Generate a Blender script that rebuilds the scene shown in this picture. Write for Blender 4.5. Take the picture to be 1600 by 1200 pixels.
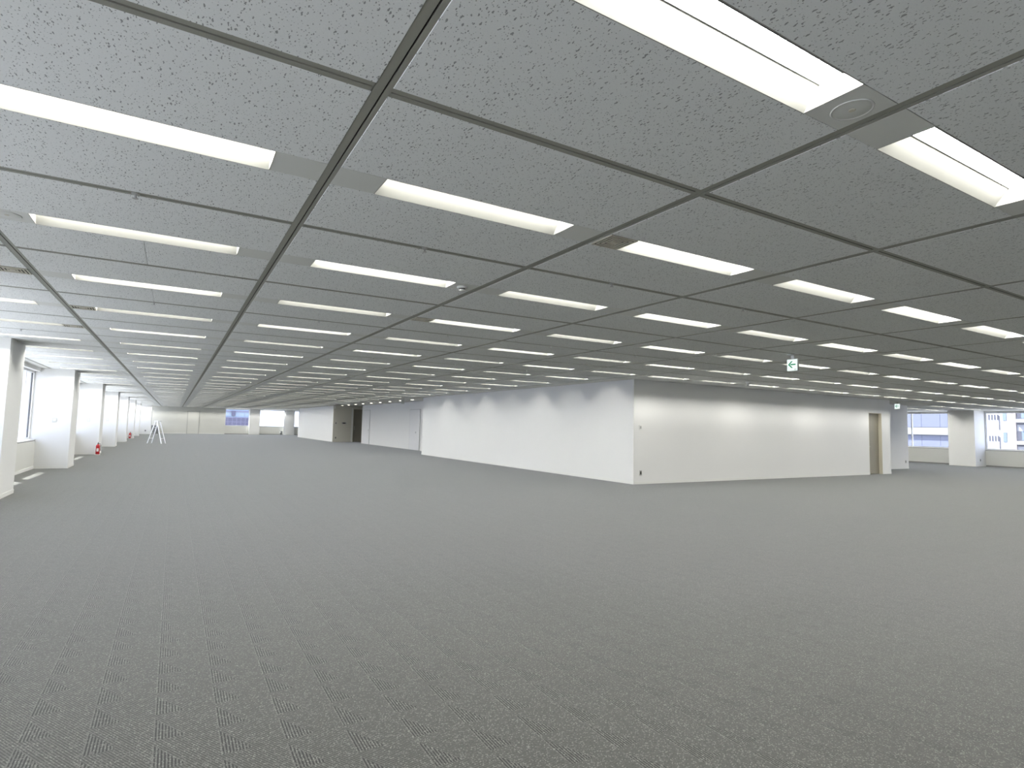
import bpy, bmesh, math, random
from mathutils import Vector, Matrix

# ------------------------------------------------------------------ scene, camera, world, sun
for o in list(bpy.data.objects):
    bpy.data.objects.remove(o)
scene = bpy.context.scene
COL = scene.collection
random.seed(7)

CAM_Z = 1.39
FPX = 893.04                      # focal length in pixels of the 1600 px wide frame
YAW, PITCH, ROLL = 0.5313, 0.0754, 0.0224
cy_, sy_, cp_, sp_ = math.cos(YAW), math.sin(YAW), math.cos(PITCH), math.sin(PITCH)
FWD = Vector((sy_ * cp_, cy_ * cp_, sp_))
_r = Vector((cy_, -sy_, 0))
_u = _r.cross(FWD)
RIGHT = _r * math.cos(ROLL) + _u * math.sin(ROLL)
UP = _u * math.cos(ROLL) - _r * math.sin(ROLL)
cam_data = bpy.data.cameras.new('camera')
cam_data.sensor_fit = 'HORIZONTAL'
cam_data.sensor_width = 36.0
cam_data.lens = FPX / 1600.0 * 36.0
cam_data.clip_start = 0.05
cam_data.clip_end = 900
cam = bpy.data.objects.new('camera', cam_data)
COL.objects.link(cam)
m = Matrix((RIGHT, UP, -FWD)).transposed().to_4x4()
m.translation = Vector((0, 0, CAM_Z))
cam.matrix_world = m
scene.camera = cam

world = bpy.data.worlds.new('sky')
scene.world = world
world.use_nodes = True
bg = world.node_tree.nodes['Background']
bg.inputs['Color'].default_value = (0.68, 0.75, 1.0, 1)
bg.inputs['Strength'].default_value = 4.8

sun_el = math.radians(56)
SUN_TO = Vector((-0.61 * math.cos(sun_el), 0.792 * math.cos(sun_el), math.sin(sun_el)))
sd = bpy.data.lights.new('sun', 'SUN')
sd.energy = 28
sd.angle = math.radians(0.53)
sd.color = (1.0, 0.97, 0.92)
sun = bpy.data.objects.new('sun', sd)
COL.objects.link(sun)
sun.rotation_euler = SUN_TO.to_track_quat('Z', 'Y').to_euler()
sun.location = (-30, 40, 60)

scene.view_settings.view_transform = 'Standard'
scene.view_settings.look = 'None'
scene.view_settings.exposure = 0.09
scene.view_settings.gamma = 1.0
scene.view_settings.use_curve_mapping = False
scene.cycles.caustics_reflective = False
scene.cycles.caustics_refractive = False

LAMP_STRENGTH = 84.0
LAMP_DIM = 0.62                  # every other fixture burns weaker, checkerboard fashion
CEIL = 2.70

# ------------------------------------------------------------------ materials
def srgb(r, g, b):
    f = lambda c: (c / 255 / 12.92) if c / 255 <= 0.04045 else ((c / 255 + 0.055) / 1.055) ** 2.4
    return (f(r), f(g), f(b), 1)

def new_mat(name):
    mt = bpy.data.materials.new(name)
    mt.use_nodes = True
    nt = mt.node_tree
    return mt, nt, nt.nodes['Principled BSDF']

def lin(r, g, b):
    return (r, g, b, 1)

def plain(name, col, rough=0.6, metal=0.0, noise=0.0, nscale=6.0, bump=0.0, bscale=200.0, spec=0.5):
    """painted / moulded surface with slight procedural unevenness"""
    mt, nt, b = new_mat(name)
    b.inputs['Roughness'].default_value = rough
    b.inputs['Metallic'].default_value = metal
    b.inputs['Specular IOR Level'].default_value = spec
    geo = nt.nodes.new('ShaderNodeNewGeometry')
    nz = nt.nodes.new('ShaderNodeTexNoise')
    nz.inputs['Scale'].default_value = nscale
    nz.inputs['Detail'].default_value = 4
    nt.links.new(geo.outputs['Position'], nz.inputs['Vector'])
    mix = nt.nodes.new('ShaderNodeMix')
    mix.data_type = 'RGBA'
    a = tuple(c * (1 - noise) for c in col[:3]) + (1,)
    bb = tuple(min(1, c * (1 + noise)) for c in col[:3]) + (1,)
    mix.inputs[6].default_value = a
    mix.inputs[7].default_value = bb
    nt.links.new(nz.outputs['Fac'], mix.inputs[0])
    nt.links.new(mix.outputs[2], b.inputs['Base Color'])
    if bump > 0:
        n2 = nt.nodes.new('ShaderNodeTexNoise')
        n2.inputs['Scale'].default_value = bscale
        nt.links.new(geo.outputs['Position'], n2.inputs['Vector'])
        bp = nt.nodes.new('ShaderNodeBump')
        bp.inputs['Strength'].default_value = bump
        bp.inputs['Distance'].default_value = 0.002
        nt.links.new(n2.outputs['Fac'], bp.inputs['Height'])
        nt.links.new(bp.outputs['Normal'], b.inputs['Normal'])
    return mt

M = {}
M['wall'] = plain('white_wall_paint', lin(0.745, 0.745, 0.73), 0.55, noise=0.015, nscale=1.5, bump=0.15, bscale=350)
M['sill_wall'] = plain('beige_grey_panel_paint', lin(0.62, 0.62, 0.58), 0.5, noise=0.015)
M['beige'] = plain('beige_wall_paint', lin(0.62, 0.60, 0.52), 0.6, noise=0.02)
M['base'] = plain('white_baseboard_vinyl', lin(0.74, 0.74, 0.71), 0.45)
M['base_dark'] = plain('grey_baseboard_vinyl', lin(0.22, 0.22, 0.21), 0.5)
M['bar'] = plain('grey_painted_grid_bar', lin(0.30, 0.30, 0.26), 0.5, noise=0.03, nscale=3)
M['slot'] = plain('black_slot_gasket', lin(0.012, 0.012, 0.012), 0.9)
M['gap'] = plain('grey_shadow_gap', lin(0.05, 0.05, 0.05), 0.8)
M['plate'] = plain('painted_steel_plate', lin(0.72, 0.73, 0.70), 0.45, noise=0.01)
M['soffit'] = plain('plaster_soffit', lin(0.76, 0.76, 0.73), 0.7, noise=0.01)
M['slab'] = plain('dark_plenum_slab', lin(0.05, 0.05, 0.05), 0.9)
M['plastic'] = plain('white_plastic', lin(0.74, 0.74, 0.72), 0.4)
M['plate_grey'] = plain('grey_plastic', lin(0.42, 0.42, 0.40), 0.45)
M['vent'] = plain('beige_vent_metal', lin(0.58, 0.55, 0.46), 0.45)
M['dark'] = plain('dark_opening', lin(0.03, 0.03, 0.028), 0.8)
M['frame'] = plain('white_aluminium_frame', lin(0.78, 0.79, 0.80), 0.35, metal=0.0)
M['gasket'] = plain('dark_window_gasket', lin(0.06, 0.06, 0.065), 0.6)
M['concrete'] = plain('pale_concrete', lin(0.55, 0.55, 0.54), 0.8, noise=0.05)
M['door_tan'] = plain('taupe_door_laminate', lin(0.27, 0.25, 0.20), 0.5, noise=0.03)
M['door_frame'] = plain('cream_door_frame', lin(0.66, 0.62, 0.50), 0.45)
M['door_white'] = plain('white_door_paint', lin(0.72, 0.72, 0.72), 0.45)
M['chrome'] = plain('satin_chrome', lin(0.6, 0.6, 0.6), 0.3, metal=1.0)
M['red'] = plain('red_enamel', lin(0.45, 0.015, 0.02), 0.3)
M['black'] = plain('black_rubber', lin(0.02, 0.02, 0.02), 0.6)
M['label'] = plain('white_sticker', lin(0.75, 0.72, 0.68), 0.5)
M['ladder'] = plain('white_aluminium_ladder', lin(0.85, 0.86, 0.88), 0.35)
M['cab_grey'] = plain('grey_cabinet_steel', lin(0.22, 0.23, 0.23), 0.5)
M['green'] = plain('green_sign_ink', lin(0.0, 0.22, 0.085), 0.5)
M['b_blue'] = plain('pale_blue_cladding', lin(0.10, 0.11, 0.155), 0.5, noise=0.03, nscale=0.6)
M['b_cream'] = plain('cream_cladding_band', lin(0.17, 0.17, 0.155), 0.6)
M['b_white'] = plain('white_render_facade', lin(0.26, 0.265, 0.28), 0.7, noise=0.02, nscale=0.5)
M['b_pink'] = plain('pale_pink_tile', lin(0.25, 0.215, 0.22), 0.7)
M['b_dark'] = plain('dark_window_recess', lin(0.055, 0.055, 0.07), 0.4)
M['b_glass'] = plain('pale_blue_window_glass', lin(0.12, 0.15, 0.18), 0.15)
M['b_purple'] = plain('mauve_grey_facade', lin(0.12, 0.115, 0.165), 0.6)
M['b_purple_dk'] = plain('mauve_dark_window', lin(0.06, 0.057, 0.09), 0.3)
M['b_sky'] = plain('light_blue_glass_wall', lin(0.20, 0.25, 0.31), 0.2)
M['ground'] = plain('pale_bounce_ground', lin(0.38, 0.38, 0.38), 0.9, noise=0.1, nscale=0.05)  # unseen ground, tone raised to bounce daylight up to the ceiling

# satin reflector: mostly mirror-like aluminium with a little diffuse scatter
mt, nt, b = new_mat('satin_aluminium_reflector')
b.inputs['Base Color'].default_value = (0.86, 0.86, 0.84, 1)
b.inputs['Metallic'].default_value = 1.0
b.inputs['Roughness'].default_value = 0.30
dif = nt.nodes.new('ShaderNodeBsdfDiffuse')
dif.inputs['Color'].default_value = (0.285, 0.285, 0.265, 1)
mx = nt.nodes.new('ShaderNodeMixShader')
mx.inputs[0].default_value = 0.85
nt.links.new(b.outputs[0], mx.inputs[1])
nt.links.new(dif.outputs[0], mx.inputs[2])
nt.links.new(mx.outputs[0], nt.nodes['Material Output'].inputs['Surface'])
M['reflector'] = mt

def emit(name, col, strength):
    mt, nt, b = new_mat(name)
    e = nt.nodes.new('ShaderNodeEmission')
    e.inputs['Color'].default_value = (*col, 1)
    e.inputs['Strength'].default_value = strength
    nt.links.new(e.outputs[0], nt.nodes['Material Output'].inputs['Surface'])
    return mt
M['lamp'] = emit('lit_fluorescent_lamp', (1.0, 0.985, 0.93), LAMP_STRENGTH)
M['lamp_dim'] = emit('lit_weaker_fluorescent_lamp', (1.0, 0.985, 0.93), LAMP_STRENGTH * LAMP_DIM)
M['green'] = emit('backlit_green_arrow', (0.01, 0.22, 0.10), 1.0)
M['downlight'] = emit('lit_downlight_lamp', (1.0, 0.93, 0.78), 14.0)
M['sign_face'] = emit('lit_sign_face', (0.86, 1.0, 0.95), 1.05)

# glass: clear transmission with fresnel reflection
mt, nt, b = new_mat('window_glass')
tr = nt.nodes.new('ShaderNodeBsdfTransparent')
tr.inputs['Color'].default_value = (0.94, 0.96, 0.97, 1)
gl = nt.nodes.new('ShaderNodeBsdfGlossy')
gl.inputs['Roughness'].default_value = 0.03
lw = nt.nodes.new('ShaderNodeLayerWeight')
lw.inputs['Blend'].default_value = 0.5
pw = nt.nodes.new('ShaderNodeMath')
pw.operation = 'POWER'
pw.inputs[1].default_value = 4.0
nt.links.new(lw.outputs['Facing'], pw.inputs[0])
ml = nt.nodes.new('ShaderNodeMath')
ml.operation = 'MULTIPLY_ADD'
ml.inputs[1].default_value = 0.45
ml.inputs[2].default_value = 0.03
nt.links.new(pw.outputs[0], ml.inputs[0])
mx = nt.nodes.new('ShaderNodeMixShader')
nt.links.new(ml.outputs[0], mx.inputs[0])
nt.links.new(tr.outputs[0], mx.inputs[1])
nt.links.new(gl.outputs[0], mx.inputs[2])
nt.links.new(mx.outputs[0], nt.nodes['Material Output'].inputs['Surface'])
M['glass'] = mt

def nd(nt, typ, **kw):
    n = nt.nodes.new(typ)
    for k, v in kw.items():
        setattr(n, k, v)
    return n

def math_node(nt, op, a, b=None, c=None):
    n = nt.nodes.new('ShaderNodeMath')
    n.operation = op
    for i, v in enumerate((a, b, c)):
        if v is None:
            continue
        if isinstance(v, (int, float)):
            n.inputs[i].default_value = v
        else:
            nt.links.new(v, n.inputs[i])
    return n.outputs[0]

# fissured mineral-fibre ceiling panel
def make_panel_mat():
    mt, nt, b = new_mat('fissured_mineral_fibre_panel')
    b.inputs['Roughness'].default_value = 0.9
    b.inputs['Specular IOR Level'].default_value = 0.2
    geo = nd(nt, 'ShaderNodeNewGeometry')
    warp = nd(nt, 'ShaderNodeTexNoise')
    warp.inputs['Scale'].default_value = 60
    nt.links.new(geo.outputs['Position'], warp.inputs['Vector'])
    sub = nd(nt, 'ShaderNodeVectorMath', operation='SUBTRACT')
    nt.links.new(warp.outputs['Color'], sub.inputs[0])
    sub.inputs[1].default_value = (0.5, 0.5, 0.5)
    sc = nd(nt, 'ShaderNodeVectorMath', operation='SCALE')
    nt.links.new(sub.outputs[0], sc.inputs[0])
    sc.inputs['Scale'].default_value = 0.012
    add = nd(nt, 'ShaderNodeVectorMath', operation='ADD')
    nt.links.new(geo.outputs['Position'], add.inputs[0])
    nt.links.new(sc.outputs[0], add.inputs[1])
    masks = []
    for rot, sx, sy, scale, thr, keep in ((0.5, 1, 0.34, 62, 0.14, 0.26), (1.9, 1, 0.38, 58, 0.13, 0.30), (1.1, 1, 0.45, 84, 0.15, 0.28), (2.7, 1, 0.9, 95, 0.15, 0.40)):
        mp = nd(nt, 'ShaderNodeMapping')
        mp.vector_type = 'POINT'
        mp.inputs['Rotation'].default_value = (0, 0, rot)
        mp.inputs['Scale'].default_value = (sx, sy, 0)
        nt.links.new(add.outputs[0], mp.inputs['Vector'])
        vo = nd(nt, 'ShaderNodeTexVoronoi', voronoi_dimensions='2D')
        vo.inputs['Scale'].default_value = scale
        nt.links.new(mp.outputs[0], vo.inputs['Vector'])
        sepc = nd(nt, 'ShaderNodeSeparateColor')
        nt.links.new(vo.outputs['Color'], sepc.inputs[0])
        size = math_node(nt, 'MULTIPLY', sepc.outputs[1], thr * 1.5)
        a = math_node(nt, 'LESS_THAN', vo.outputs['Distance'], size)
        k = math_node(nt, 'LESS_THAN', sepc.outputs[0], keep)
        masks.append(math_node(nt, 'MULTIPLY', a, k))
    mask = masks[0]
    for q in masks[1:]:
        mask = math_node(nt, 'MAXIMUM', mask, q)
    fine = nd(nt, 'ShaderNodeTexNoise')
    fine.inputs['Scale'].default_value = 160
    fine.inputs['Detail'].default_value = 3
    nt.links.new(geo.outputs['Position'], fine.inputs['Vector'])
    base = nd(nt, 'ShaderNodeMix', data_type='RGBA')
    base.inputs[6].default_value = (0.80, 0.82, 0.82, 1)
    base.inputs[7].default_value = (0.90, 0.91, 0.905, 1)
    nt.links.new(fine.outputs['Fac'], base.inputs[0])
    dk = nd(nt, 'ShaderNodeMix', data_type='RGBA')
    nt.links.new(mask, dk.inputs[0])
    nt.links.new(base.outputs[2], dk.inputs[6])
    dk.inputs[7].default_value = (0.36, 0.37, 0.37, 1)
    nt.links.new(dk.outputs[2], b.inputs['Base Color'])
    bp = nd(nt, 'ShaderNodeBump')
    bp.inputs['Strength'].default_value = 0.5
    bp.inputs['Distance'].default_value = 0.002
    inv = math_node(nt, 'SUBTRACT', 1.0, mask)
    nt.links.new(inv, bp.inputs['Height'])
    nt.links.new(bp.outputs[0], b.inputs['Normal'])
    return mt
M['panel'] = make_panel_mat()

# loop-pile carpet: 25 cm lattice of small ribbed triangles in a diagonal rib ground
def make_carpet_mat():
    mt, nt, b = new_mat('grey_loop_pile_carpet')
    b.inputs['Roughness'].default_value = 0.95
    b.inputs['Specular IOR Level'].default_value = 0.15
    b.inputs['Sheen Weight'].default_value = 0.32
    b.inputs['Sheen Roughness'].default_value = 0.4
    geo = nd(nt, 'ShaderNodeNewGeometry')
    sep = nd(nt, 'ShaderNodeSeparateXYZ')
    nt.links.new(geo.outputs['Position'], sep.inputs[0])
    X, Y = sep.outputs[0], sep.outputs[1]
    P = 0.25
    fx = math_node(nt, 'FRACT', math_node(nt, 'DIVIDE', math_node(nt, 'SUBTRACT', X, 0.0 - 5), P))
    fy = math_node(nt, 'FRACT', math_node(nt, 'DIVIDE', math_node(nt, 'SUBTRACT', Y, 2.25 - 10), P))
    edge = math_node(nt, 'MULTIPLY', math_node(nt, 'SUBTRACT', 0.86, fy), 0.56)
    tri = math_node(nt, 'LESS_THAN', fx, edge)
    # ribs
    r1 = math_node(nt, 'FRACT', math_node(nt, 'DIVIDE', X, 0.0125))
    rib1 = math_node(nt, 'LESS_THAN', r1, 0.5)
    dg = math_node(nt, 'ADD', math_node(nt, 'MULTIPLY', X, 0.86), math_node(nt, 'MULTIPLY', Y, 0.5))
    r2 = math_node(nt, 'FRACT', math_node(nt, 'DIVIDE', dg, 0.0105))
    rib2 = math_node(nt, 'LESS_THAN', r2, 0.5)
    # loops: small cells
    vo = nd(nt, 'ShaderNodeTexVoronoi', voronoi_dimensions='2D')
    vo.inputs['Scale'].default_value = 210
    nt.links.new(geo.outputs['Position'], vo.inputs['Vector'])
    sc = nd(nt, 'ShaderNodeSeparateColor')
    nt.links.new(vo.outputs['Color'], sc.inputs[0])
    rnd = sc.outputs[0]
    fleck = math_node(nt, 'GREATER_THAN', rnd, 0.90)
    big = nd(nt, 'ShaderNodeTexNoise')
    big.inputs['Scale'].default_value = 0.9
    big.inputs['Detail'].default_value = 3
    nt.links.new(geo.outputs['Position'], big.inputs['Vector'])
    v_tri = math_node(nt, 'MULTIPLY_ADD', rib1, 0.17, 0.035)
    v_gr = math_node(nt, 'MULTIPLY_ADD', rib2, 0.11, 0.078)
    sel = nd(nt, 'ShaderNodeMix', data_type='FLOAT')
    nt.links.new(tri, sel.inputs[0])
    nt.links.new(v_gr, sel.inputs[2])
    nt.links.new(v_tri, sel.inputs[3])
    v = math_node(nt, 'MULTIPLY', sel.outputs[0], math_node(nt, 'MULTIPLY_ADD', rnd, 0.5, 0.75))
    v = math_node(nt, 'ADD', v, math_node(nt, 'MULTIPLY', fleck, 0.17))
    v = math_node(nt, 'MULTIPLY', v, math_node(nt, 'MULTIPLY_ADD', big.outputs['Fac'], 0.16, 0.92))
    cc = nd(nt, 'ShaderNodeCombineColor')
    nt.links.new(math_node(nt, 'MULTIPLY', v, 0.39), cc.inputs[0])
    nt.links.new(math_node(nt, 'MULTIPLY', v, 0.396), cc.inputs[1])
    nt.links.new(math_node(nt, 'MULTIPLY', v, 0.352), cc.inputs[2])
    nt.links.new(cc.outputs[0], b.inputs['Base Color'])
    return mt
M['carpet'] = make_carpet_mat()

# ------------------------------------------------------------------ mesh helpers
class MB:
    """collects boxes, prisms and tubes for one mesh"""
    def __init__(self):
        self.v, self.f, self.mi = [], [], []
        self.cur = 0
    def quad(self, pts):
        n = len(self.v)
        self.v += [tuple(p) for p in pts]
        self.f.append(tuple(range(n, n + len(pts))))
        self.mi.append(self.cur)
        return self
    def box(self, x0, x1, y0, y1, z0, z1):
        n = len(self.v)
        self.v += [(x0, y0, z0), (x1, y0, z0), (x1, y1, z0), (x0, y1, z0), (x0, y0, z1), (x1, y0, z1), (x1, y1, z1), (x0, y1, z1)]
        for q in ((0, 3, 2, 1), (4, 5, 6, 7), (0, 1, 5, 4), (1, 2, 6, 5), (2, 3, 7, 6), (3, 0, 4, 7)):
            self.f.append(tuple(n + i for i in q))
            self.mi.append(self.cur)
        return self
    def prism(self, pts, axis, a, b):
        """extrude a 2D polygon (counter-clockwise) along an axis between a and b"""
        n = len(self.v)
        k = len(pts)
        def mk(p, t):
            return {'x': (t, p[0], p[1]), 'y': (p[0], t, p[1]), 'z': (p[0], p[1], t)}[axis]
        self.v += [mk(p, a) for p in pts] + [mk(p, b) for p in pts]
        self.f.append(tuple(n + i for i in range(k))[::-1])
        self.f.append(tuple(n + k + i for i in range(k)))
        self.mi += [self.cur, self.cur]
        for i in range(k):
            j = (i + 1) % k
            self.f.append((n + i, n + j, n + k + j, n + k + i))
            self.mi.append(self.cur)
        return self
    def lathe(self, prof, seg=20, c=(0, 0, 0)):
        """profile of (radius, z) turned round the z axis"""
        n = len(self.v)
        for r, z in prof:
            for s in range(seg):
                a = 2 * math.pi * s / seg
                self.v.append((c[0] + r * math.cos(a), c[1] + r * math.sin(a), c[2] + z))
        for i in range(len(prof) - 1):
            for s in range(seg):
                t = (s + 1) % seg
                self.f.append((n + i * seg + s, n + i * seg + t, n + (i + 1) * seg + t, n + (i + 1) * seg + s))
                self.mi.append(self.cur)
        self.f.append(tuple(n + s for s in range(seg))[::-1])
        self.f.append(tuple(n + (len(prof) - 1) * seg + s for s in range(seg)))
        self.mi += [self.cur, self.cur]
        return self
    def tube(self, pts, r, seg=8):
        pts = [Vector(p) for p in pts]
        n = len(self.v)
        for i, p in enumerate(pts):
            d = (pts[min(i + 1, len(pts) - 1)] - pts[max(i - 1, 0)]).normalized()
            a = d.orthogonal().normalized()
            bq = d.cross(a)
            for s in range(seg):
                t = 2 * math.pi * s / seg
                self.v.append(tuple(p + a * (r * math.cos(t)) + bq * (r * math.sin(t))))
        for i in range(len(pts) - 1):
            for s in range(seg):
                t = (s + 1) % seg
                self.f.append((n + i * seg + s, n + i * seg + t, n + (i + 1) * seg + t, n + (i + 1) * seg + s))
                self.mi.append(self.cur)
        self.f.append(tuple(n + s for s in range(seg))[::-1])
        self.f.append(tuple(n + (len(pts) - 1) * seg + s for s in range(seg)))
        self.mi += [self.cur, self.cur]
        return self
    def bar(self, p, q, w, d, up=(0, 0, 1)):
        """rectangular bar from p to q"""
        p, q = Vector(p), Vector(q)
        t = (q - p).normalized()
        s = t.cross(Vector(up)).normalized()
        n_ = s.cross(t)
        k = len(self.v)
        for c in (p, q):
            for a, b2 in ((-1, -1), (1, -1), (1, 1), (-1, 1)):
                self.v.append(tuple(c + s * (a * w / 2) + n_ * (b2 * d / 2)))
        for f in ((0, 3, 2, 1), (4, 5, 6, 7), (0, 1, 5, 4), (1, 2, 6, 5), (2, 3, 7, 6), (3, 0, 4, 7)):
            self.f.append(tuple(k + i for i in f))
            self.mi.append(self.cur)
        return self
    def mesh(self, name, mats, smooth=False, bevel=0.0):
        me = bpy.data.meshes.new(name)
        me.from_pydata(self.v, [], self.f)
        if not isinstance(mats, (list, tuple)):
            mats = [mats]
        for mt_ in mats:
            me.materials.append(M[mt_])
        me.polygons.foreach_set('material_index', self.mi)
        bm = bmesh.new()
        bm.from_mesh(me)
        bmesh.ops.recalc_face_normals(bm, faces=bm.faces)
        if bevel > 0:
            bmesh.ops.bevel(bm, geom=list(bm.edges), offset=bevel, segments=2, affect='EDGES', clamp_overlap=True)
        bm.to_mesh(me)
        bm.free()
        if smooth:
            for p in me.polygons:
                p.use_smooth = len(p.vertices) == 4
        me.update()
        return me
    def build(self, name, mats, parent=None, loc=None, smooth=False, bevel=0.0):
        return link(name, self.mesh(name, mats, smooth, bevel), parent, loc)

def link(name, data, parent=None, loc=None):
    o = bpy.data.objects.new(name, data)
    COL.objects.link(o)
    if parent is not None:
        o.parent = parent
    if loc is not None:
        o.location = loc
    return o

def tag(o, label=None, cat=None, group=None, kind=None):
    if label:
        assert 4 <= len(label.split()) <= 16, label
        o['label'] = label
    if cat:
        o['category'] = cat
    if group:
        o['group'] = group
    if kind:
        o['kind'] = kind
    return o

def empty(name, loc=(0, 0, 0), rz=0.0):
    o = bpy.data.objects.new(name, None)
    o.empty_display_size = 0.2
    COL.objects.link(o)
    o.location = loc
    o.rotation_euler = (0, 0, rz)
    return o

def B(*a):
    return MB().box(*a)

ONES = ['zeroth', 'first', 'second', 'third', 'fourth', 'fifth', 'sixth', 'seventh', 'eighth', 'ninth', 'tenth', 'eleventh', 'twelfth', 'thirteenth', 'fourteenth', 'fifteenth', 'sixteenth', 'seventeenth', 'eighteenth', 'nineteenth', 'twentieth']
def ordinal(n):
    if n <= 20:
        return ONES[n]
    if n == 30:
        return 'thirtieth'
    if n == 40:
        return 'fortieth'
    return {2: 'twenty', 3: 'thirty', 4: 'forty'}[n // 10] + '-' + ONES[n % 10]

def struct(name, bm, mats, parent=None, bevel=0.0):
    o = bm.build(name, mats, parent, bevel=bevel)
    if parent is None:
        o['kind'] = 'structure'
    return o

# ------------------------------------------------------------------ plan of the place (metres)
XL, XR = -3.17, 34.40            # inner faces of the left and right window walls
YB, YF = -1.47, 67.30            # back wall, far window wall
PX = -2.44                       # room-side face of the left pillars
CX, CYF = 10.20, 11.12           # left and front face of the white core
PIL = [(-1.9 + 7.2 * k, -0.8 + 7.2 * k) for k in range(1, 9)]   # pillars along the left wall
SILL = 0.74

# ------------------------------------------------------------------ floor
struct('floor', MB().box(-3.9, 35.2, -3.6, 68.0, -0.12, 0.0), 'carpet')
g = struct('ground', MB().box(-250, 300, -250, 350, -20.2, -20.0), 'ground')

# ------------------------------------------------------------------ walls
wl = struct('wall_left', B(-3.40, XL, YB, 67.0, 0, SILL), 'sill_wall')
B(-3.76, XL, YB - .3, 67.6, 2.60, 2.98).build('lintel', 'wall', wl)
B(XL, XL + 0.012, YB, 67.0, 0, 0.07).build('baseboard', 'base', wl)
wr = struct('wall_right', B(XR, XR + 0.22, YB, 30.0, 0, 0.77), 'sill_wall')
B(XR, XR + 0.5, YB - .3, 30.0, 2.64, 2.98).build('lintel', 'wall', wr)
B(XR - 0.012, XR, YB, 30.0, 0, 0.05).build('baseboard', 'base_dark', wr)
struct('wall_back', B(-3.9, 35.0, YB - 0.2, YB, 0, 2.98), 'wall')
wf = struct('wall_far', B(-3.85, 4.60, 67.0, 67.5, 0, 2.98), 'sill_wall')  # white far wall toned grey, the far end's dimness put into its colour
B(4.60, 16.2, YF, YF + 0.25, 0, 0.82).build('sill_panel', 'sill_wall', wf)
B(4.60, 16.2, YF, YF + 0.5, 2.64, 2.98).build('lintel', 'wall', wf)
B(-3.1, 4.6, 66.988, 67.0, 0, 0.07).build('baseboard', 'base', wf)
B(4.6, 16.2, YF - 0.012, YF, 0, 0.06).build('baseboard', 'base_dark', wf)
struct('wall_far_side', B(16.0, 16.2, 57.4, YF, 0, 2.98), 'wall')

# white core: left face, front face with a door recess, set-back faces
T = 0.12
wc = struct('wall_core_left', B(CX, CX + T, CYF, 25.70, 0, CEIL), 'wall')
B(CX - 0.008, CX, CYF - .008, 25.70, 0, 0.07).build('baseboard', 'base', wc)
B(CX - 0.004, CX + .03, CYF - .004, CYF + .03, 0.07, CEIL).build('corner_bead', 'base', wc)
B(CX + T, 11.6 + T, 25.58, 25.70, 0, CEIL).build('return_wall', 'wall', wc)
DX0, DX1, DH = 21.30, 22.16, 2.19
wcf = struct('wall_core_front', MB().box(CX + T, DX0, CYF, CYF + T, 0, CEIL).box(DX0, DX1, CYF, CYF + T, DH, CEIL).box(DX1, 22.74, CYF, CYF + T, 0, CEIL), 'wall')
B(CX + .03, DX0, CYF - 0.008, CYF, 0, 0.07).build('baseboard', 'base', wcf)
B(DX1, 22.74, CYF - 0.008, CYF, 0, 0.07).build('baseboard', 'base', wcf)
B(22.62, 22.74, CYF + T, 12.6, 0, CEIL).build('return_wall', 'wall', wcf)
w2 = struct('wall_core_right', B(22.62, 27.20, 12.60, 12.72, 0, CEIL), 'wall')
B(22.74, 27.20, 12.592, 12.60, 0, 0.07).build('baseboard', 'base', w2)
B(27.08, 27.20, 12.72, 28.0, 0, CEIL).build('return_wall', 'wall', w2)
# recessed lobby
wlob = struct('wall_lobby', MB().box(11.6, 11.6 + T, 25.70, 40.80, 0, CEIL), 'wall')
B(11.592, 11.6, 25.70, 40.80, 0, 0.07).build('baseboard', 'base', wlob)
B(11.585, 11.6 + T + .01, 40.72, 40.82, 0, 2.58).build('end_post', 'base', wlob)
B(11.6 + T, 16.0, 40.68, 40.80, 0, CEIL).build('return_wall', 'beige', wlob)
wle = struct('wall_lobby_end', MB().box(CX, 11.66, 43.50, 43.62, 0, CEIL).box(11.66, 12.74, 43.50, 43.62, 2.50, CEIL).box(12.74, 16.0, 43.5, 43.62, 0, CEIL), 'beige')
B(11.55, 11.66, 43.47, 43.50, 0, 2.56).build('door_jamb', 'base', wle)
struct('wall_corridor', B(15.9, 16.0, 40.8, 43.5, 0, CEIL), 'beige')
wcl2 = struct('wall_core_far_left', B(CX, CX + T, 43.62, 57.40, 0, CEIL), 'wall')
B(CX - .008, CX, 43.5, 57.40, 0, 0.07).build('baseboard', 'base', wcl2)
B(CX + T, 16.0, 57.28, 57.40, 0, CEIL).build('return_wall', 'wall', wcl2)

# ------------------------------------------------------------------ ceiling grid
ceiling = struct('ceiling', B(-3.7, 34.85, -3.5, 67.7, 2.90, 2.98), 'slab')
LX = lambda i: -1.17 + 1.8 * i
LY = lambda j: 2.13 + 1.8 * j
cells = [(i, j) for j in range(-2, 36) for i in range(-1, 6)]
cells += [(i, j) for j in range(-2, 5) for i in range(6, 19)]
cells += [(i, j) for j in range(5, 10) for i in range(16, 19)]
cells += [(6, j) for j in range(31, 36)]
cellset = set(cells)

def project(x, y, z):
    d = Vector((x, y, z - CAM_Z))
    w = d.dot(FWD)
    if w < 0.15:
        return None
    return 800 + FPX * d.dot(RIGHT) / w, 600 - FPX * d.dot(UP) / w

def seen_area(x0, x1, y0, y1, z=CEIL):
    """rough size on the picture, 0 when outside"""
    tot, n = [], 6
    pts = []
    for a in range(n + 1):
        for b2 in range(n + 1):
            p = project(x0 + (x1 - x0) * a / n, y0 + (y1 - y0) * b2 / n, z)
            if p and -5 < p[0] < 1605 and -5 < p[1] < 1205:
                pts.append(p)
    if not pts:
        return 0.0
    w = max(p[0] for p in pts) - min(p[0] for p in pts)
    h = max(p[1] for p in pts) - min(p[1] for p in pts)
    return (w + .1) * (h + .1) * len(pts) / (n + 1) ** 2

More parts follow.
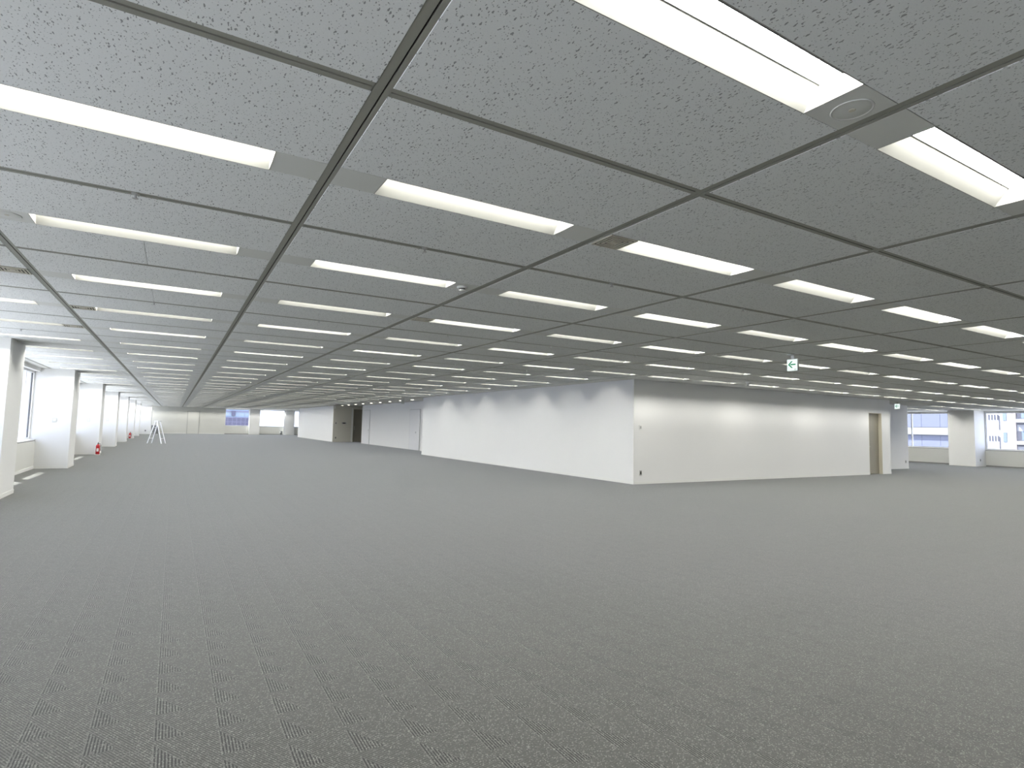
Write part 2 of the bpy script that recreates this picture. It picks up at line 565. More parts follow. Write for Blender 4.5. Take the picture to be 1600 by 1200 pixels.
GAP = 0.033           # half of the grid bar width
SH = 0.118            # half width of the light strip
LH = 0.62             # half length of a light opening
jobs = {'ceiling_panel': [], 'filler_plate': [], 'cross_bar': []}
split_cells = {(0, 1), (0, 2), (-1, 4)}
for (i, j) in cells:
    x0, x1, y0, y1 = LX(i) + GAP, LX(i + 1) - GAP, LY(j) + GAP, LY(j + 1) - GAP
    ym = (LY(j) + LY(j + 1)) / 2
    xm = (x0 + x1) / 2
    jobs['ceiling_panel'].append((x0, x1, y0, ym - SH - .003))
    if (i, j) in split_cells:
        jobs['ceiling_panel'].append((x0, xm - .0015, ym + SH + .003, y1))
        jobs['ceiling_panel'].append((xm + .0015, x1, ym + SH + .003, y1))
    else:
        jobs['ceiling_panel'].append((x0, x1, ym + SH + .003, y1))
    jobs['filler_plate'].append((x0, xm - LH, ym - SH, ym + SH))
    jobs['filler_plate'].append((xm + LH, x1, ym - SH, ym + SH))
    jobs['cross_bar'].append((x0, x1, LY(j) - GAP, LY(j) + GAP))
    if (i, j + 1) not in cellset:
        jobs['cross_bar'].append((x0, x1, LY(j + 1) - GAP, LY(j + 1) + GAP))

def piece(mb, kind, x0, x1, y0, y1):
    if kind == 'ceiling_panel':
        c = 0.002
        z0, z1 = CEIL, CEIL + 0.014
        n = len(mb.v)
        mb.v += [(x0 + c, y0 + c, z0), (x1 - c, y0 + c, z0), (x1 - c, y1 - c, z0), (x0 + c, y1 - c, z0),
                 (x0, y0, z0 + c), (x1, y0, z0 + c), (x1, y1, z0 + c), (x0, y1, z0 + c),
                 (x0, y0, z1), (x1, y0, z1), (x1, y1, z1), (x0, y1, z1)]
        fs = [(3, 2, 1, 0), (8, 9, 10, 11)]
        for a in (0, 4):
            for k in range(4):
                l = (k + 1) % 4
                fs.append((a + k, a + l, a + 4 + l, a + 4 + k))
        for f in fs:
            mb.f.append(tuple(n + q for q in f))
            mb.mi.append(mb.cur)
    elif kind == 'filler_plate':
        mb.box(x0, x1, y0, y1, CEIL + 0.001, CEIL + 0.012)
    else:
        ym = (y0 + y1) / 2
        s = 0.005
        z0, z1 = CEIL + 0.002, CEIL + 0.02
        mb.box(x0, x1, y0 - .004, ym - s, z0, z1)
        mb.box(x0, x1, ym + s, y1 + .004, z0, z1)
        mb.cur = 1
        mb.box(x0, x1, ym - s, ym + s, z0 + 0.010, z1)
        mb.cur = 0

mats_of = {'ceiling_panel': ['panel'], 'filler_plate': ['plate'], 'cross_bar': ['bar', 'slot']}
mesh_cache = {}
for kind, lst in jobs.items():
    ranked = sorted(lst, key=lambda r: -seen_area(*r))
    near = [r for r in ranked[:300] if seen_area(*r) > 0]
    rest = [r for r in ranked if r not in set(near)]
    for r in near:
        key = (kind, round(r[1] - r[0], 3), round(r[3] - r[2], 3))
        if key not in mesh_cache:
            mb = MB()
            piece(mb, kind, 0, r[1] - r[0], 0, r[3] - r[2])
            mesh_cache[key] = mb.mesh(kind, mats_of[kind])
        link(kind, mesh_cache[key], ceiling, (r[0], r[2], 0))
    if rest:
        mb = MB()
        for r in rest:
            piece(mb, kind, *r)
        o = mb.build(kind + '_field', mats_of[kind], ceiling)
        o['kind'] = 'stuff'

# continuous main bars, each its own part
def main_bar(x, y0, y1):
    mb = MB()
    z0, z1 = CEIL + 0.002, CEIL + 0.02
    s, off = 0.004, 0.008
    mb.box(x - GAP - .004, x + off - s, y0, y1, z0, z1)
    mb.box(x + off + s, x + GAP + .004, y0, y1, z0, z1)
    mb.cur = 1
    mb.box(x + off - s, x + off + s, y0, y1, z0 + .010, z1)
    mb.build('main_bar', ['bar', 'slot'], ceiling)
for i in range(-1, 20):
    if i <= 5 or i == 6:
        main_bar(LX(i), LY(-2), LY(36) + .02)
    elif i < 16:
        main_bar(LX(i), LY(-2), LY(5))
    else:
        main_bar(LX(i), LY(-2), LY(10))
main_bar(LX(7), LY(31), LY(36))
# plain plaster margins of the ceiling
def soffit(x0, x1, y0, y1):
    B(x0, x1, y0, y1, CEIL, CEIL + .03).build('soffit', 'soffit', ceiling)
soffit(-3.76, LX(-1) - GAP - .004, YB, 67.0)
soffit(LX(6) + GAP + .004, 10.4, LY(5) + .0, LY(31) - GAP)
soffit(10.4, 16.2, 25.6, 57.9 - .1)
soffit(10.4, 27.7, LY(5) + GAP, 25.6)
soffit(LX(19) + GAP + .004, 34.4, YB, 30)
soffit(27.5, 34.4, LY(10) + .035, 30)
soffit(LX(7) + GAP + .004, 16.2, 57.8, YF)
soffit(-3.2, 16.2, LY(36) + GAP + .004, YF)
B(27.3, 34.5, 29.8, 30.0, 0, 2.98).build('end_wall', 'wall', wr)

# ------------------------------------------------------------------ recessed ceiling lights
D = 0.086
def light_meshes():
    out = {}
    mb = MB()   # two sloping reflectors and the top pan
    for s in (-1, 1):
        mb.prism([(s * SH, CEIL), (s * (SH + .004), CEIL), (s * 0.050, CEIL + D + .004), (s * 0.046, CEIL + D)], 'x', -LH, LH)
    mb.cur = 1
    for s in (-1, 1):       # dark gap between reflector and lamp
        a, b2 = sorted((s * .0445, s * .0485))
        mb.box(-LH + .006, LH - .006, a, b2, CEIL + D - .006, CEIL + D)
    out['reflector'] = mb.mesh('reflector', ['reflector', 'gap'])
    mb = MB()
    mb.prism([(-LH, CEIL), (-LH + .006, CEIL + D), (-LH - .004, CEIL + D), (-LH - .004, CEIL)], 'y', -SH, SH)
    out['end_a'] = mb.mesh('end_plate', ['reflector'])
    mb = MB()
    mb.prism([(LH, CEIL), (LH + .004, CEIL), (LH + .004, CEIL + D), (LH - .006, CEIL + D)], 'y', -SH, SH)
    out['end_b'] = mb.mesh('end_plate', ['reflector'])
    def lamp_box(mb, glow, case):
        n = len(mb.f)
        mb.box(-LH + .008, LH - .008, -0.044, 0.044, CEIL + D - .003, CEIL + D + .006)
        for q in range(6):
            mb.mi[n + q] = glow if q == 0 else case
        return mb
    mb = lamp_box(MB(), 0, 1)
    out['lamp'] = mb.mesh('lamp', ['lamp', 'plastic'])
    out['lamp_dim'] = mb.mesh('lamp', ['lamp_dim', 'plastic'])
    mb = MB()
    for s in (-1, 1):
        mb.prism([(s * SH, CEIL), (s * (SH + .004), CEIL), (s * 0.050, CEIL + D + .004), (s * 0.046, CEIL + D)], 'x', -LH, LH)
    mb.prism([(-LH, CEIL), (-LH + .006, CEIL + D), (-LH - .004, CEIL + D), (-LH - .004, CEIL)], 'y', -SH, SH)
    mb.prism([(LH, CEIL), (LH + .004, CEIL), (LH + .004, CEIL + D), (LH - .006, CEIL + D)], 'y', -SH, SH)
    lamp_box(mb, 1, 0)
    out['whole_mb'] = mb
    out['whole'] = mb.mesh('ceiling_light', ['reflector', 'lamp'])
    out['whole_dim'] = mb.mesh('ceiling_light', ['reflector', 'lamp_dim'])
    return out
LM = light_meshes()
centre = lambda i, j: ((LX(i) + LX(i + 1)) / 2, (LY(j) + LY(j + 1)) / 2)
def light_area(c):
    x, y = centre(*c)
    return seen_area(x - LH, x + LH, y - SH, y + SH)
ranked = sorted(cells, key=lambda c: -light_area(c))
indiv = [c for c in ranked[:300] if light_area(c) > 0]
first_row = min(j for _, j in indiv)
iset = set(indiv)
for n, (i, j) in enumerate(indiv):
    x, y = centre(i, j)
    lab = 'recessed ceiling light, %s row ahead of the camera, %s from the left windows' % (ordinal(j - first_row + 1), ordinal(i + 2))
    if n < 110:
        r = empty('ceiling_light', (x, y, 0))
        link('reflector', LM['reflector'], r)
        link('end_plate', LM['end_a'], r)
        link('end_plate', LM['end_b'], r)
        link('lamp', LM['lamp' if (i + j) % 2 == 0 else 'lamp_dim'], r)
    else:
        r = link('ceiling_light', LM['whole' if (i + j) % 2 == 0 else 'whole_dim'], None, (x, y, 0))
    tag(r, lab, 'ceiling light', 'recessed lights of the office ceiling')
mb = MB()
src = LM['whole_mb']
for c in cells:
    if c in iset:
        continue
    x, y = centre(*c)
    n = len(mb.v)
    mb.v += [(a + x, b2 + y, z) for a, b2, z in src.v]
    mb.f += [tuple(n + q for q in f) for f in src.f]
    mb.mi += src.mi if sum(c) % 2 == 0 else [q * 2 for q in src.mi]
o = mb.build('ceiling_light_field', ['reflector', 'lamp', 'lamp_dim'])  # also holds out-of-view lights, kept for the light they give
tag(o, 'smallest and farthest recessed ceiling lights and unseen ones behind the camera', 'ceiling light', 'recessed lights of the office ceiling', 'stuff')

# downlights over the recessed lobby
ring = MB().lathe([(0.085, 0), (0.085, .006), (0.07, .006), (0.07, 0)], 18)
dl_ring = MB().lathe([(0.075, 0.0), (0.095, -0.004), (0.097, 0.002)], 18).mesh('trim_ring', ['plastic'])
dl_lamp = MB().lathe([(0.072, -0.006), (0.075, -0.001)], 18).mesh('lamp', ['downlight'])
for k in range(10):
    r = empty('downlight', (10.6, 26.43 + 1.8 * k, CEIL))
    link('trim_ring', dl_ring, r)
    link('lamp', dl_lamp, r)
    tag(r, 'round lit downlight over the lobby recess, %s from the near white corner' % ordinal(k + 1), 'downlight', 'row of downlights over the lobby')

# ------------------------------------------------------------------ pillars
for k, (a, b2) in enumerate(PIL):
    r = empty('pillar', (0, a, 0))
    B(-3.85, PX, 0, b2 - a, 0, CEIL).build('shaft', 'wall', r)
    MB().box(XL, PX + .008, -.008, 0, 0, .07).box(PX, PX + .008, 0, b2 - a + .008, 0, .07).build('baseboard', 'base', r)
    if k == 0:
        lab = 'white square pillar at the left windows just outside the picture'
    else:
        lab = 'white square pillar along the left windows, %s from the left picture edge' % ordinal(k)
    tag(r, lab, 'pillar', 'pillars along the left windows')
r = empty('pillar', (0, 62.9, 0))
B(-3.85, -1.84, 0, 1.1, 0, CEIL).build('shaft', 'wall', r)
MB().box(XL, -1.832, -.008, 0, 0, .07).build('baseboard', 'base', r)
tag(r, 'wide white pillar at the far end of the left window row', 'pillar', 'pillars along the left windows')
for k, (a, b2) in enumerate([(5.3, 6.4), (12.5, 13.6), (19.7, 20.8)]):
    r = empty('pillar', (0, a, 0))
    B(33.3, XR + .35, 0, b2 - a, 0, CEIL).build('shaft', 'wall', r)
    MB().box(33.292, 33.3, -.008, b2 - a, 0, .07).box(33.3, XR, -.008, 0, 0, .07).build('baseboard', 'base', r)
    tag(r, ['white pillar on the right window wall just outside the picture', 'cream white pillar between the two windows at the far right', 'white pillar on the right window wall hidden behind the core'][k], 'pillar', 'pillars along the right windows')
for k, (a, b2) in enumerate([(6.92, 7.96), (10.52, 11.5)]):
    r = empty('pillar', (a, 66.95, 0))
    B(0, b2 - a, 0, .6, 0, CEIL).build('shaft', 'wall', r)
    MB().box(0, b2 - a, -.008, 0, 0, .07).build('baseboard', 'base', r)
    tag(r, ['grey white pillar between the mauve view window and the blown-out window', 'grey white pillar at the far windows nearest the white core'][k], 'pillar', 'pillars at the far windows')

# ------------------------------------------------------------------ windows
WN = [0]
def window(axis, pos, out, a, b2, z0, z1, mull, fin=None):
    """axis 'x': window plane at x=pos running along y (a..b2); 'y': plane at y=pos along x"""
    WN[0] += 1
    w = empty('window_%d' % WN[0])
    w['kind'] = 'structure'
    def bx(u0, u1, d0, d1, q0, q1):
        lo, hi = sorted((pos + out * d0, pos + out * d1))
        return B(lo, hi, u0, u1, q0, q1) if axis == 'x' else B(u0, u1, lo, hi, q0, q1)
    def name(mb, n, mt_):
        return mb.build(n, mt_, w)
    f = 0.05
    name(bx(a, b2, -.03, .05, z0, z0 + f), 'frame_rail', 'frame')
    name(bx(a, b2, -.03, .05, z1 - f, z1), 'frame_rail', 'frame')
    edges = [a] + mull + [b2]
    for k, e in enumerate(edges):
        u0 = e if k == 0 else (e - f if k == len(edges) - 1 else e - f / 2)
        name(bx(u0, u0 + f, -.03, .05, z0 + f, z1 - f), 'mullion', 'frame')
        s = u0 + f if k < len(edges) - 1 else u0 - .006
        name(bx(s, s + .006, -.005, .03, z0 + f, z1 - f), 'gasket', 'gasket')
    for p, q in zip(edges[:-1], edges[1:]):
        name(bx(p, q, 0.0, 0.008, z0 + f, z1 - f), 'pane', 'glass')
    name(bx(a, b2, -.155 if axis == 'x' and out < 0 else -.03, 0.0, z0 - .028, z0), 'sill_board', 'frame')
    name(bx(a, b2, -.157 if axis == 'x' and out < 0 else -.032, -.02, z0 - .045, z0 - .028), 'sill_dark_strip', 'gasket')  # solid dark strip below the sill board
    if fin:
        name(bx(fin - .03, fin + .03, .05, .43, z0, z1), 'added_sun_fin', 'frame')  # unseen fin added outside to cut the sun patch short
    return w
bays = [(b2, a2) for (a, b2), (a2, _) in zip(PIL[:-1], PIL[1:])] + [(PIL[-1][1], 62.9), (64.0, 67.0)]
bays = [(YB + .6, PIL[0][0])] + bays
for (a, b2) in bays:
    if b2 - a > 5:
        window('x', -3.33, -1, a, b2, SILL + .045, 2.60, [a + 1.7, a + 3.5, a + 5.15], a + 3.5)
    elif b2 - a > .5:
        window('x', -3.33, -1, a, b2, SILL + .045, 2.60, [])
for (a, b2) in ((-.8, 5.3), (6.4, 12.5), (13.6, 19.7), (20.8, 29.8)):
    window('x', XR + .06, 1, a, b2, .77 + .045, 2.64, ([a + 2.15, a + 4.1] if b2 - a > 5 else []))
for (a, b2) in ((4.6, 6.92), (7.96, 10.52), (11.5, 16.0)):
    window('y', YF + .08, 1, a, b2, .82 + .045, 2.64, [])

# ------------------------------------------------------------------ doors
def door(num, parts):
    d = empty('door_%d' % num)
    d['kind'] = 'structure'
    for n, args, mt_ in parts:
        B(*args).build(n, mt_, d, bevel=0.002)
    return d
door(1, [('leaf', (DX0 + .01, DX1 - .01, CYF + T - .005, CYF + T + .035, 0.01, DH - .01), 'door_tan'),
         ('jamb', (DX1 - .012, DX1, CYF - .004, CYF + T + .03, 0, DH), 'door_frame'),
         ('jamb', (DX0, DX0 + .012, CYF - .004, CYF + T + .03, 0, DH), 'door_frame'),
         ('head', (DX0, DX1, CYF - .004, CYF + T + .03, DH - .012, DH), 'door_frame'),
         ('lever_handle', (DX0 + .07, DX0 + .2, CYF + T - .05, CYF + T - .03, 0.98, 1.0), 'chrome'),
         ('handle_rose', (DX0 + .07, DX0 + .1, CYF + T - .032, CYF + T - .004, 0.96, 1.02), 'chrome')])
door(2, [('leaf', (11.69, 12.71, 43.52, 43.56, 0.01, 2.48), 'door_tan'),
         ('jamb', (11.66, 11.69, 43.46, 43.58, 0, 2.5), 'door_frame'),
         ('jamb', (12.71, 12.74, 43.46, 43.58, 0, 2.5), 'door_frame'),
         ('head', (11.66, 12.74, 43.46, 43.58, 2.48, 2.5), 'door_frame'),
         ('pull_handle', (11.78, 11.80, 43.47, 43.50, 0.9, 1.2), 'chrome')])
for num, (a, b2, h, hy) in ((3, (29.55, 31.15, 2.27, 30.1)), (4, (38.9, 40.35, 2.36, 39.1))):
    door(num, [('leaf', (11.575, 11.598, a + .03, b2 - .03, 0.01, h - .03), 'door_white'),
               ('jamb', (11.58, 11.6, a, a + .022, 0, h), 'plate_grey'),
               ('jamb', (11.58, 11.6, b2 - .022, b2, 0, h), 'plate_grey'),
               ('head', (11.58, 11.6, a, b2, h - .022, h), 'plate_grey'),
               ('pull_handle', (11.545, 11.575, hy - .05, hy + .05, 0.93, 1.03), 'chrome')])
door(5, [('leaf', (1.18, 2.17, 66.97, 66.998, 0.01, 2.28), 'sill_wall'),
         ('jamb', (1.12, 1.18, 66.96, 67.0, 0, 2.32), 'plate_grey'),
         ('jamb', (2.17, 2.23, 66.96, 67.0, 0, 2.32), 'plate_grey'),
         ('head', (1.12, 2.23, 66.96, 67.0, 2.28, 2.32), 'plate_grey'),
         ('lever_handle', (1.24, 1.36, 66.90, 66.94, 0.98, 1.02), 'chrome')])

# ------------------------------------------------------------------ hanging signs
def exit_sign(loc, rz, label, arrow=True):
    """lit white square sign box hung from the ceiling; face looks to local -x, arrow points to local +y"""
    r = empty('exit_sign', loc, rz)
    w, h, t = 0.19, 0.20, 0.045
    zc = -0.175
    MB().box(-t / 2 + .004, t / 2, -w / 2, w / 2, zc - h / 2, zc + h / 2).build('casing', 'plastic', r, bevel=.004)
    face = MB().box(-t / 2, -t / 2 + .005, -w / 2 + .005, w / 2 - .005, zc - h / 2 + .005, zc + h / 2 - .005).build('lit_panel', 'sign_face', r)
    if arrow:
        e = -t / 2 - .001
        P = lambda y, z: (y, zc + .008 + z)
        mb = MB()
        for poly in ([P(-.062, -.010), P(-.062, .010), P(.03, .010), P(.03, -.010)],
                     [P(.072, 0), P(.044, 0), P(-.012, .056), P(.014, .056)],
                     [P(.072, 0), P(.014, -.056), P(-.012, -.056), P(.044, 0)]):
            mb.prism(poly, 'x', e, e + .002)
        mb.build('arrow', 'green', face)
        mb = MB()
        for q in range(3):
            mb.box(e, e + .002, -.075 + q * .014, -.066 + q * .014, zc - .082, zc - .07)
        mb.build('small_print', 'plate_grey', face)
    MB().box(-.012, .012, -.03, .03, -.08, -0.01).build('hanger', 'plastic', r)
    MB().box(-.03, .03, -.08, .08, -.012, 0).build('ceiling_mount', 'plate_grey', r)
    tag(r, label, 'sign', 'signs hung from the ceiling')
    return r
exit_sign((8.82, 5.79, CEIL), 0, 'lit white hanging sign with a green arrow pointing left')
exit_sign((24.1, 11.5, CEIL), 0, 'small lit hanging sign by the set-back white wall near right windows', True)
exit_sign((9.75, 27.3, CEIL), math.radians(-70), 'thin white hanging sign seen edge-on before the lobby downlights', False)
exit_sign((9.75, 41.4, CEIL), math.radians(-70), 'thin white hanging sign seen edge-on at the beige lobby wall', False)

# ------------------------------------------------------------------ things on the ceiling
def speaker(x, y, label):
    r = empty('ceiling_speaker', (x, y, CEIL + .001))
    MB().lathe([(0.079, 0), (0.078, -.003), (0.073, -.004), (0.070, -.001)], 28).build('rim', 'plastic', r, smooth=True)
    MB().lathe([(0.070, -.0005), (0.068, -.0015), (.02, -.0018)], 28).build('grille', 'plate', r, smooth=True)
    MB().lathe([(0.014, -.0015), (0.012, -.004)], 16).build('badge', 'vent', r)
    tag(r, label, 'speaker', 'round ceiling speakers')
speaker(2.29, 1.23, 'round white ceiling speaker beside the nearest ceiling light at top right')
speaker(-1.02, 4.83, 'round white ceiling speaker at the left picture edge')

def smoke(x, y, label):
    r = empty('smoke_detector', (x, y, CEIL + .001))
    MB().lathe([(0.052, 0), (0.05, -.014), (.03, -.018)], 24).build('base', 'plastic', r, smooth=True)
    MB().lathe([(0.03, -.018), (0.03, -.03)], 24).build('chamber', 'dark', r)
    MB().lathe([(0.034, -.03), (0.03, -.038), (.01, -.041)], 24).build('cap', 'plastic', r, smooth=True)
    tag(r, label, 'smoke detector', 'smoke detectors')
smoke(2.27, 4.83, 'round white smoke detector between two ceiling lights near the picture centre')

def vent(i, j, side, label):
    x, y = centre(i, j)
    a, b2 = (x - .9 + GAP, x - LH) if side < 0 else (x + LH, x + .9 - GAP)
    r = empty('air_vent', ((a + b2) / 2, y, CEIL))
    hx, hy = (b2 - a) / 2 - .006, SH - .006
    B(-hx, hx, -hy, hy, -.0005, .001).build('backing', 'dark', r)
    for k in range(4):
        q = 1 - k * .22
        x_, y_, w = hx * q, hy * q, .011
        MB().box(-x_, x_, -y_, -y_ + w, -.006, -.0005).box(-x_, x_, y_ - w, y_, -.006, -.0005).box(-x_, -x_ + w, -y_ + w, y_ - w, -.006, -.0005).box(x_ - w, x_, -y_ + w, y_ - w, -.006, -.0005).build('louvre', 'vent', r)
    B(-hx * .17, hx * .17, -hy * .17, hy * .17, -.006, -.0005).build('louvre', 'vent', r)
    tag(r, label, 'air vent', 'square air vents beside the ceiling lights')
vent(2, 0, -1, 'beige louvred air vent between two ceiling lights at upper centre')
vent(-1, 2, 1, 'beige louvred air vent at the left edge beside the ceiling bar')
vent(0, 3, -1, 'louvred air vent right of the left bar, fourth light row')
vent(2, 2, -1, 'louvred air vent beside a light right of picture centre')
vent(-1, 4, 1, 'louvred air vent left of the bar near the left pillars')

sp_base = MB().lathe([(0.022, 0), (0.022, -.006), (.012, -.010)], 14).mesh('escutcheon', ['plate_grey'])
sp_body = MB().lathe([(0.007, -.008), (0.007, -.028), (.004, -.030)], 10).mesh('body', ['chrome'])
sp_disc = MB().lathe([(0.016, -.030), (0.016, -.033)], 14).mesh('deflector', ['chrome'])
for j in (1, 3, 5):
    for i in range(-1, 7 if j > 1 else 5):
        x = (LX(i) + LX(i + 1)) / 2
        r = empty('sprinkler', (x, LY(j), CEIL + .004))
        link('escutcheon', sp_base, r)
        link('body', sp_body, r)
        link('deflector', sp_disc, r)
        tag(r, 'small sprinkler head on the %s cross bar, %s from the left' % ({1: 'second', 3: 'fourth', 5: 'sixth'}[j], ordinal(i + 2)), 'sprinkler', 'sprinkler heads on the ceiling bars')
r = empty('ceiling_sensor', (12.7, 9.6, CEIL + .001))
MB().lathe([(0.05, 0), (0.05, -.03)], 18).build('base', 'plastic', r)
MB().lathe([(0.03, -.03), (0.03, -.10), (.015, -.12)], 18).build('body', 'plastic', r, smooth=True)
tag(r, 'small white ceiling sensor hanging before the white front wall', 'sensor')

# ------------------------------------------------------------------ plates on walls and pillars
def wall_plate(name, loc, face, w, h, label, cat, mat_='plastic', inner='plate_grey', group=None):
    """face: '-y' or '-x', the way the plate looks"""
    r = empty(name, loc, 0 if face == '-y' else -math.pi / 2)
    MB().box(-w / 2, w / 2, -.010, 0, -h / 2, h / 2).build('cover', mat_, r, bevel=.002)
    MB().box(-w * .28, w * .28, -.014, -.010, -h * .3, h * .3).build('insert', inner, r)
    tag(r, label, cat, group)
for k in (2, 3, 4, 5):
    wall_plate('thermostat', (-2.80, PIL[k][0], 1.31), '-y', .10, .13, 'small pale thermostat on the %s left pillar from the picture edge' % ordinal(k), 'thermostat', 'sill_wall', 'plate', 'thermostats on the pillars')
wall_plate('thermostat', (10.43, CYF, 1.46), '-y', .09, .12, 'small white thermostat on the front wall beside the white corner', 'thermostat', 'plastic', 'plate_grey')
wall_plate('wall_outlet', (10.44, CYF, 0.29), '-y', .075, .125, 'grey wall outlet low on the front wall beside the white corner', 'outlet', 'plate_grey', 'dark')
wall_plate('wall_outlet', (26.95, 12.60, 0.30), '-y', .075, .125, 'grey wall outlet low on the set-back wall by right windows', 'outlet', 'plate_grey', 'dark')
wall_plate('light_switch', (10.40, 43.50, 1.40), '-y', .09, .13, 'grey light switch on the beige lobby wall, left one', 'switch', 'plate_grey', 'dark')
wall_plate('switch_panel', (11.0, 43.50, 1.41), '-y', .36, .13, 'wide grey switch panel on the beige lobby wall', 'switch', 'plate_grey', 'dark')
wall_plate('wall_outlet', (10.42, 43.50, 0.31), '-y', .10, .14, 'grey wall outlet low on the beige lobby wall', 'outlet', 'plate_grey', 'dark')
wall_plate('wall_outlet', (-2.25, 62.90, 0.32), '-y', .12, .14, 'grey wall outlet low on the wide far pillar', 'outlet', 'plate_grey', 'dark')
wall_plate('wall_outlet', (33.8, 12.5, 0.30), '-y', .075, .125, 'grey wall outlet low on the pillar between the right windows', 'outlet', 'plate_grey', 'dark')

# ------------------------------------------------------------------ fire extinguishers
def extinguisher(loc, label):
    r = empty('fire_extinguisher', loc)
    r.scale = (.85, .85, .9)
    MB().lathe([(0.105, 0), (0.105, .012), (.095, .02), (.085, .02)], 20).build('stand', 'label', r)
    cyl = MB().lathe([(0.070, .02), (0.076, .03), (.076, .36), (.070, .39), (.045, .42), (.022, .435), (.022, .45)], 20).build('cylinder', 'red', r, smooth=True)
    MB().prism([(-.04, .14), (.04, .14), (.04, .27), (-.04, .27)], 'y', -.0785, -.066).build('instruction_label', 'label', cyl)
    MB().lathe([(0.024, .45), (.024, .48), (.016, .49)], 14).build('valve', 'black', r)
    MB().bar((0, -.02, .485), (0, .10, .52), .022, .008).bar((0, -.02, .47), (0, .10, .475), .022, .008).build('handle', 'black', r)
    MB().tube([(0.02, 0, .465), (.07, 0, .46), (.098, 0, .40), (.095, 0, .25), (.09, 0, .16)], .011).build('hose', 'black', r)
    tag(r, label, 'fire extinguisher', 'red fire extinguishers by the pillars')
extinguisher((-2.43, 26.70, 0), 'red fire extinguisher on the floor by the third left pillar, nearer one')
extinguisher((-2.62, 48.34, 0), 'red fire extinguisher on the floor by a distant left pillar, farther one')

# ------------------------------------------------------------------ stepladder (white A-frame)
def stepladder():
    r = empty('stepladder', (-0.80, 38.25, 0), math.radians(-30))
    H_, s, w0, w1 = 1.30, 0.40, 0.20, 0.13       # height, half spread (local x), half widths foot/top (local y)
    for side, n in ((-1, 'front_rail'), (1, 'rear_rail')):
        for q in (-1, 1):
            MB().bar((side * s, q * w0, 0.015), (side * .05, q * w1, H_ - .03), 0.045, .025, (0, 1, 0)).build(n, 'ladder', r)
            MB().box(side * s - .035, side * s + .035, q * w0 - .025, q * w0 + .025, 0, .03).build('rubber_foot', 'plate_grey', r)
    for k in range(1, 4):
        t = k / 4.2
        x = -s + (s - .05) * t
        w = w0 + (w1 - w0) * t
        B(x - .03, x + .04, -w, w, H_ * t - .008, H_ * t + .008).build('tread', 'ladder', r)
    for k in (1, 3):
        t = k / 4.2
        x = s - (s - .05) * t
        w = w0 + (w1 - w0) * t
        MB().bar((x, -w, H_ * t), (x, w, H_ * t), .03, .02).build('brace', 'ladder', r)
    B(-.12, .12, -w1 - .02, w1 + .02, H_ - .035, H_).build('top_step', 'ladder', r)
    tag(r, 'white folding stepladder standing open on the carpet by the left pillars', 'stepladder')
stepladder()

# grey cabinet by the far wall
r = empty('low_cabinet', (-1.62, 66.3, 0))
B(-.33, .33, -.25, .25, .04, .80).build('body', 'cab_grey', r, bevel=.004)
B(-.315, -.005, -.265, -.25, .06, .78).build('door', 'cab_grey', r, bevel=.003)
B(.005, .315, -.265, -.25, .06, .78).build('door', 'cab_grey', r, bevel=.003)
B(-.31, .31, -.23, .23, 0, .04).build('plinth', 'dark', r)
tag(r, 'low grey cabinet standing against the far wall behind the stepladder', 'cabinet')
# white post and small dark bin at the far windows
r = empty('partition_post', (10.42, 66.6, 0))
B(-.09, .09, -.04, .04, .01, 2.66).build('panel', 'frame', r, bevel=.004)
B(-.12, .12, -.08, .08, 0, .012).build('foot_plate', 'frame', r)
B(-.10, .10, -.05, .05, 2.66, 2.695).build('head_channel', 'frame', r)
tag(r, 'narrow white partition post before the far pillar nearest the core', 'post')
r = empty('waste_bin', (10.12, 66.7, 0))
MB().lathe([(.11, 0), (.14, .38), (.13, .38), (.10, .03)], 18).build('bucket', 'cab_grey', r, smooth=True)
MB().lathe([(.145, .37), (.145, .39), (.12, .39)], 18).build('rim', 'black', r)
tag(r, 'small dark waste bin on the floor beneath the bright far window', 'bin')

# ------------------------------------------------------------------ buildings seen through the windows
# pale blue block with a cream band (right window nearest the core)
r = empty('neighbour_building', (60, 23.6, -20))
B(0, 14, 0, 12, 0, 45).build('body', 'b_blue', r)
for k in range(-3, 4):
    zb = 20 + 1.56 + k * 3.6
    B(-.25, 0, 0, 12, zb, zb + .66).build('cream_band', 'b_cream', r)
    for q in range(8):
        B(-.03, 0, .01 + q * 1.5, 1.49 + q * 1.5, zb + .70, zb + 3.56).build('cladding_panel', 'b_blue', r)
tag(r, 'pale blue building with cream bands outside the right window', 'building')
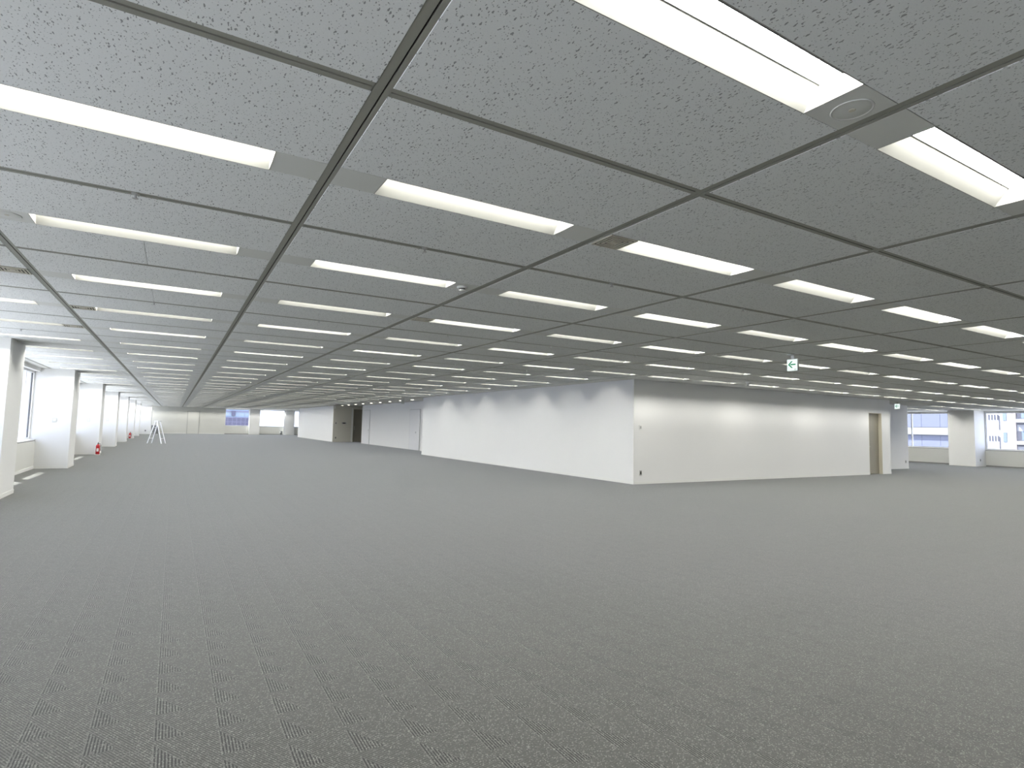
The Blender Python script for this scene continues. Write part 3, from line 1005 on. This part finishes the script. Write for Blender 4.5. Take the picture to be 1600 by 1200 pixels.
# white building with slit windows and balconies
r = empty('neighbour_building', (60, 10.0, -20))
B(0, 12, 0, 13.0, 0, 45).build('body', 'b_white', r)
for k in range(-2, 4):
    z = 20 + 1.13 + k * 1.80
    for q in range(4):
        B(-.03, .0, 10.82 + q * .20, 10.90 + q * .20, z, z + .44).build('slit_window', 'b_dark', r)
    B(-.03, .0, 10.74, 10.79, z - .85, z + .35).build('downpipe', 'b_dark', r)
    B(-.03, .0, 10.28, 10.52, z - .05, z + .75).build('window', 'b_glass', r)
B(-.12, 0, 9.62, 9.98, 0, 45).build('pink_pier', 'b_pink', r)
for k in range(-2, 4):
    z = 20 + 1.20 + k * 1.80
    B(-.5, 0, 5.0, 9.6, z - .30, z - .02).build('balcony_slab', 'b_white', r)
    B(-.05, .0, 5.0, 9.55, z + .05, z + .80).build('window', 'b_glass', r)
    B(-.06, .0, 9.3, 9.55, z + .05, z + .80).build('window_edge', 'b_dark', r)
    B(-.10, .0, 5.0, 9.55, z - .46, z - .30).build('dark_band', 'b_dark', r)  # solid dark band below each balcony slab
tag(r, 'white building with slit windows and balconies outside the far right window', 'building')
# mauve building with a light blue glass upper floor (far window)
r = empty('neighbour_building', (5.2, 110, -20))
B(0, 6.9, 0, 12, 0, 20 + 2.05).build('body', 'b_purple', r)
for a in range(10):
    for q in range(4):
        z = 20 + 1.32 - q * .72
        B(.12 + a * .68, .66 + a * .68, -.05, 0, z, z + .58).build('window', 'b_purple_dk', r)
B(.1, 6.8, .3, 11, 22.05, 22.95).build('upper_floor', 'b_sky', r)
for a in range(8):
    B(.3 + a * .85, .36 + a * .85, .24, .3, 22.05, 22.95).build('mullion', 'b_white', r)
B(3.3, 3.9, -.02, .3, 22.3, 23.15).build('plant_box', 'b_purple_dk', r)
B(-.1, 7.0, .1, 11.2, 22.95, 23.15).build('roof_slab', 'b_purple', r)
B(0, 6.9, .4, 11, 23.15, 26.0).build('rear_block', 'b_sky', r)
tag(r, 'mauve grey building with light blue glass floor outside the far window', 'building')
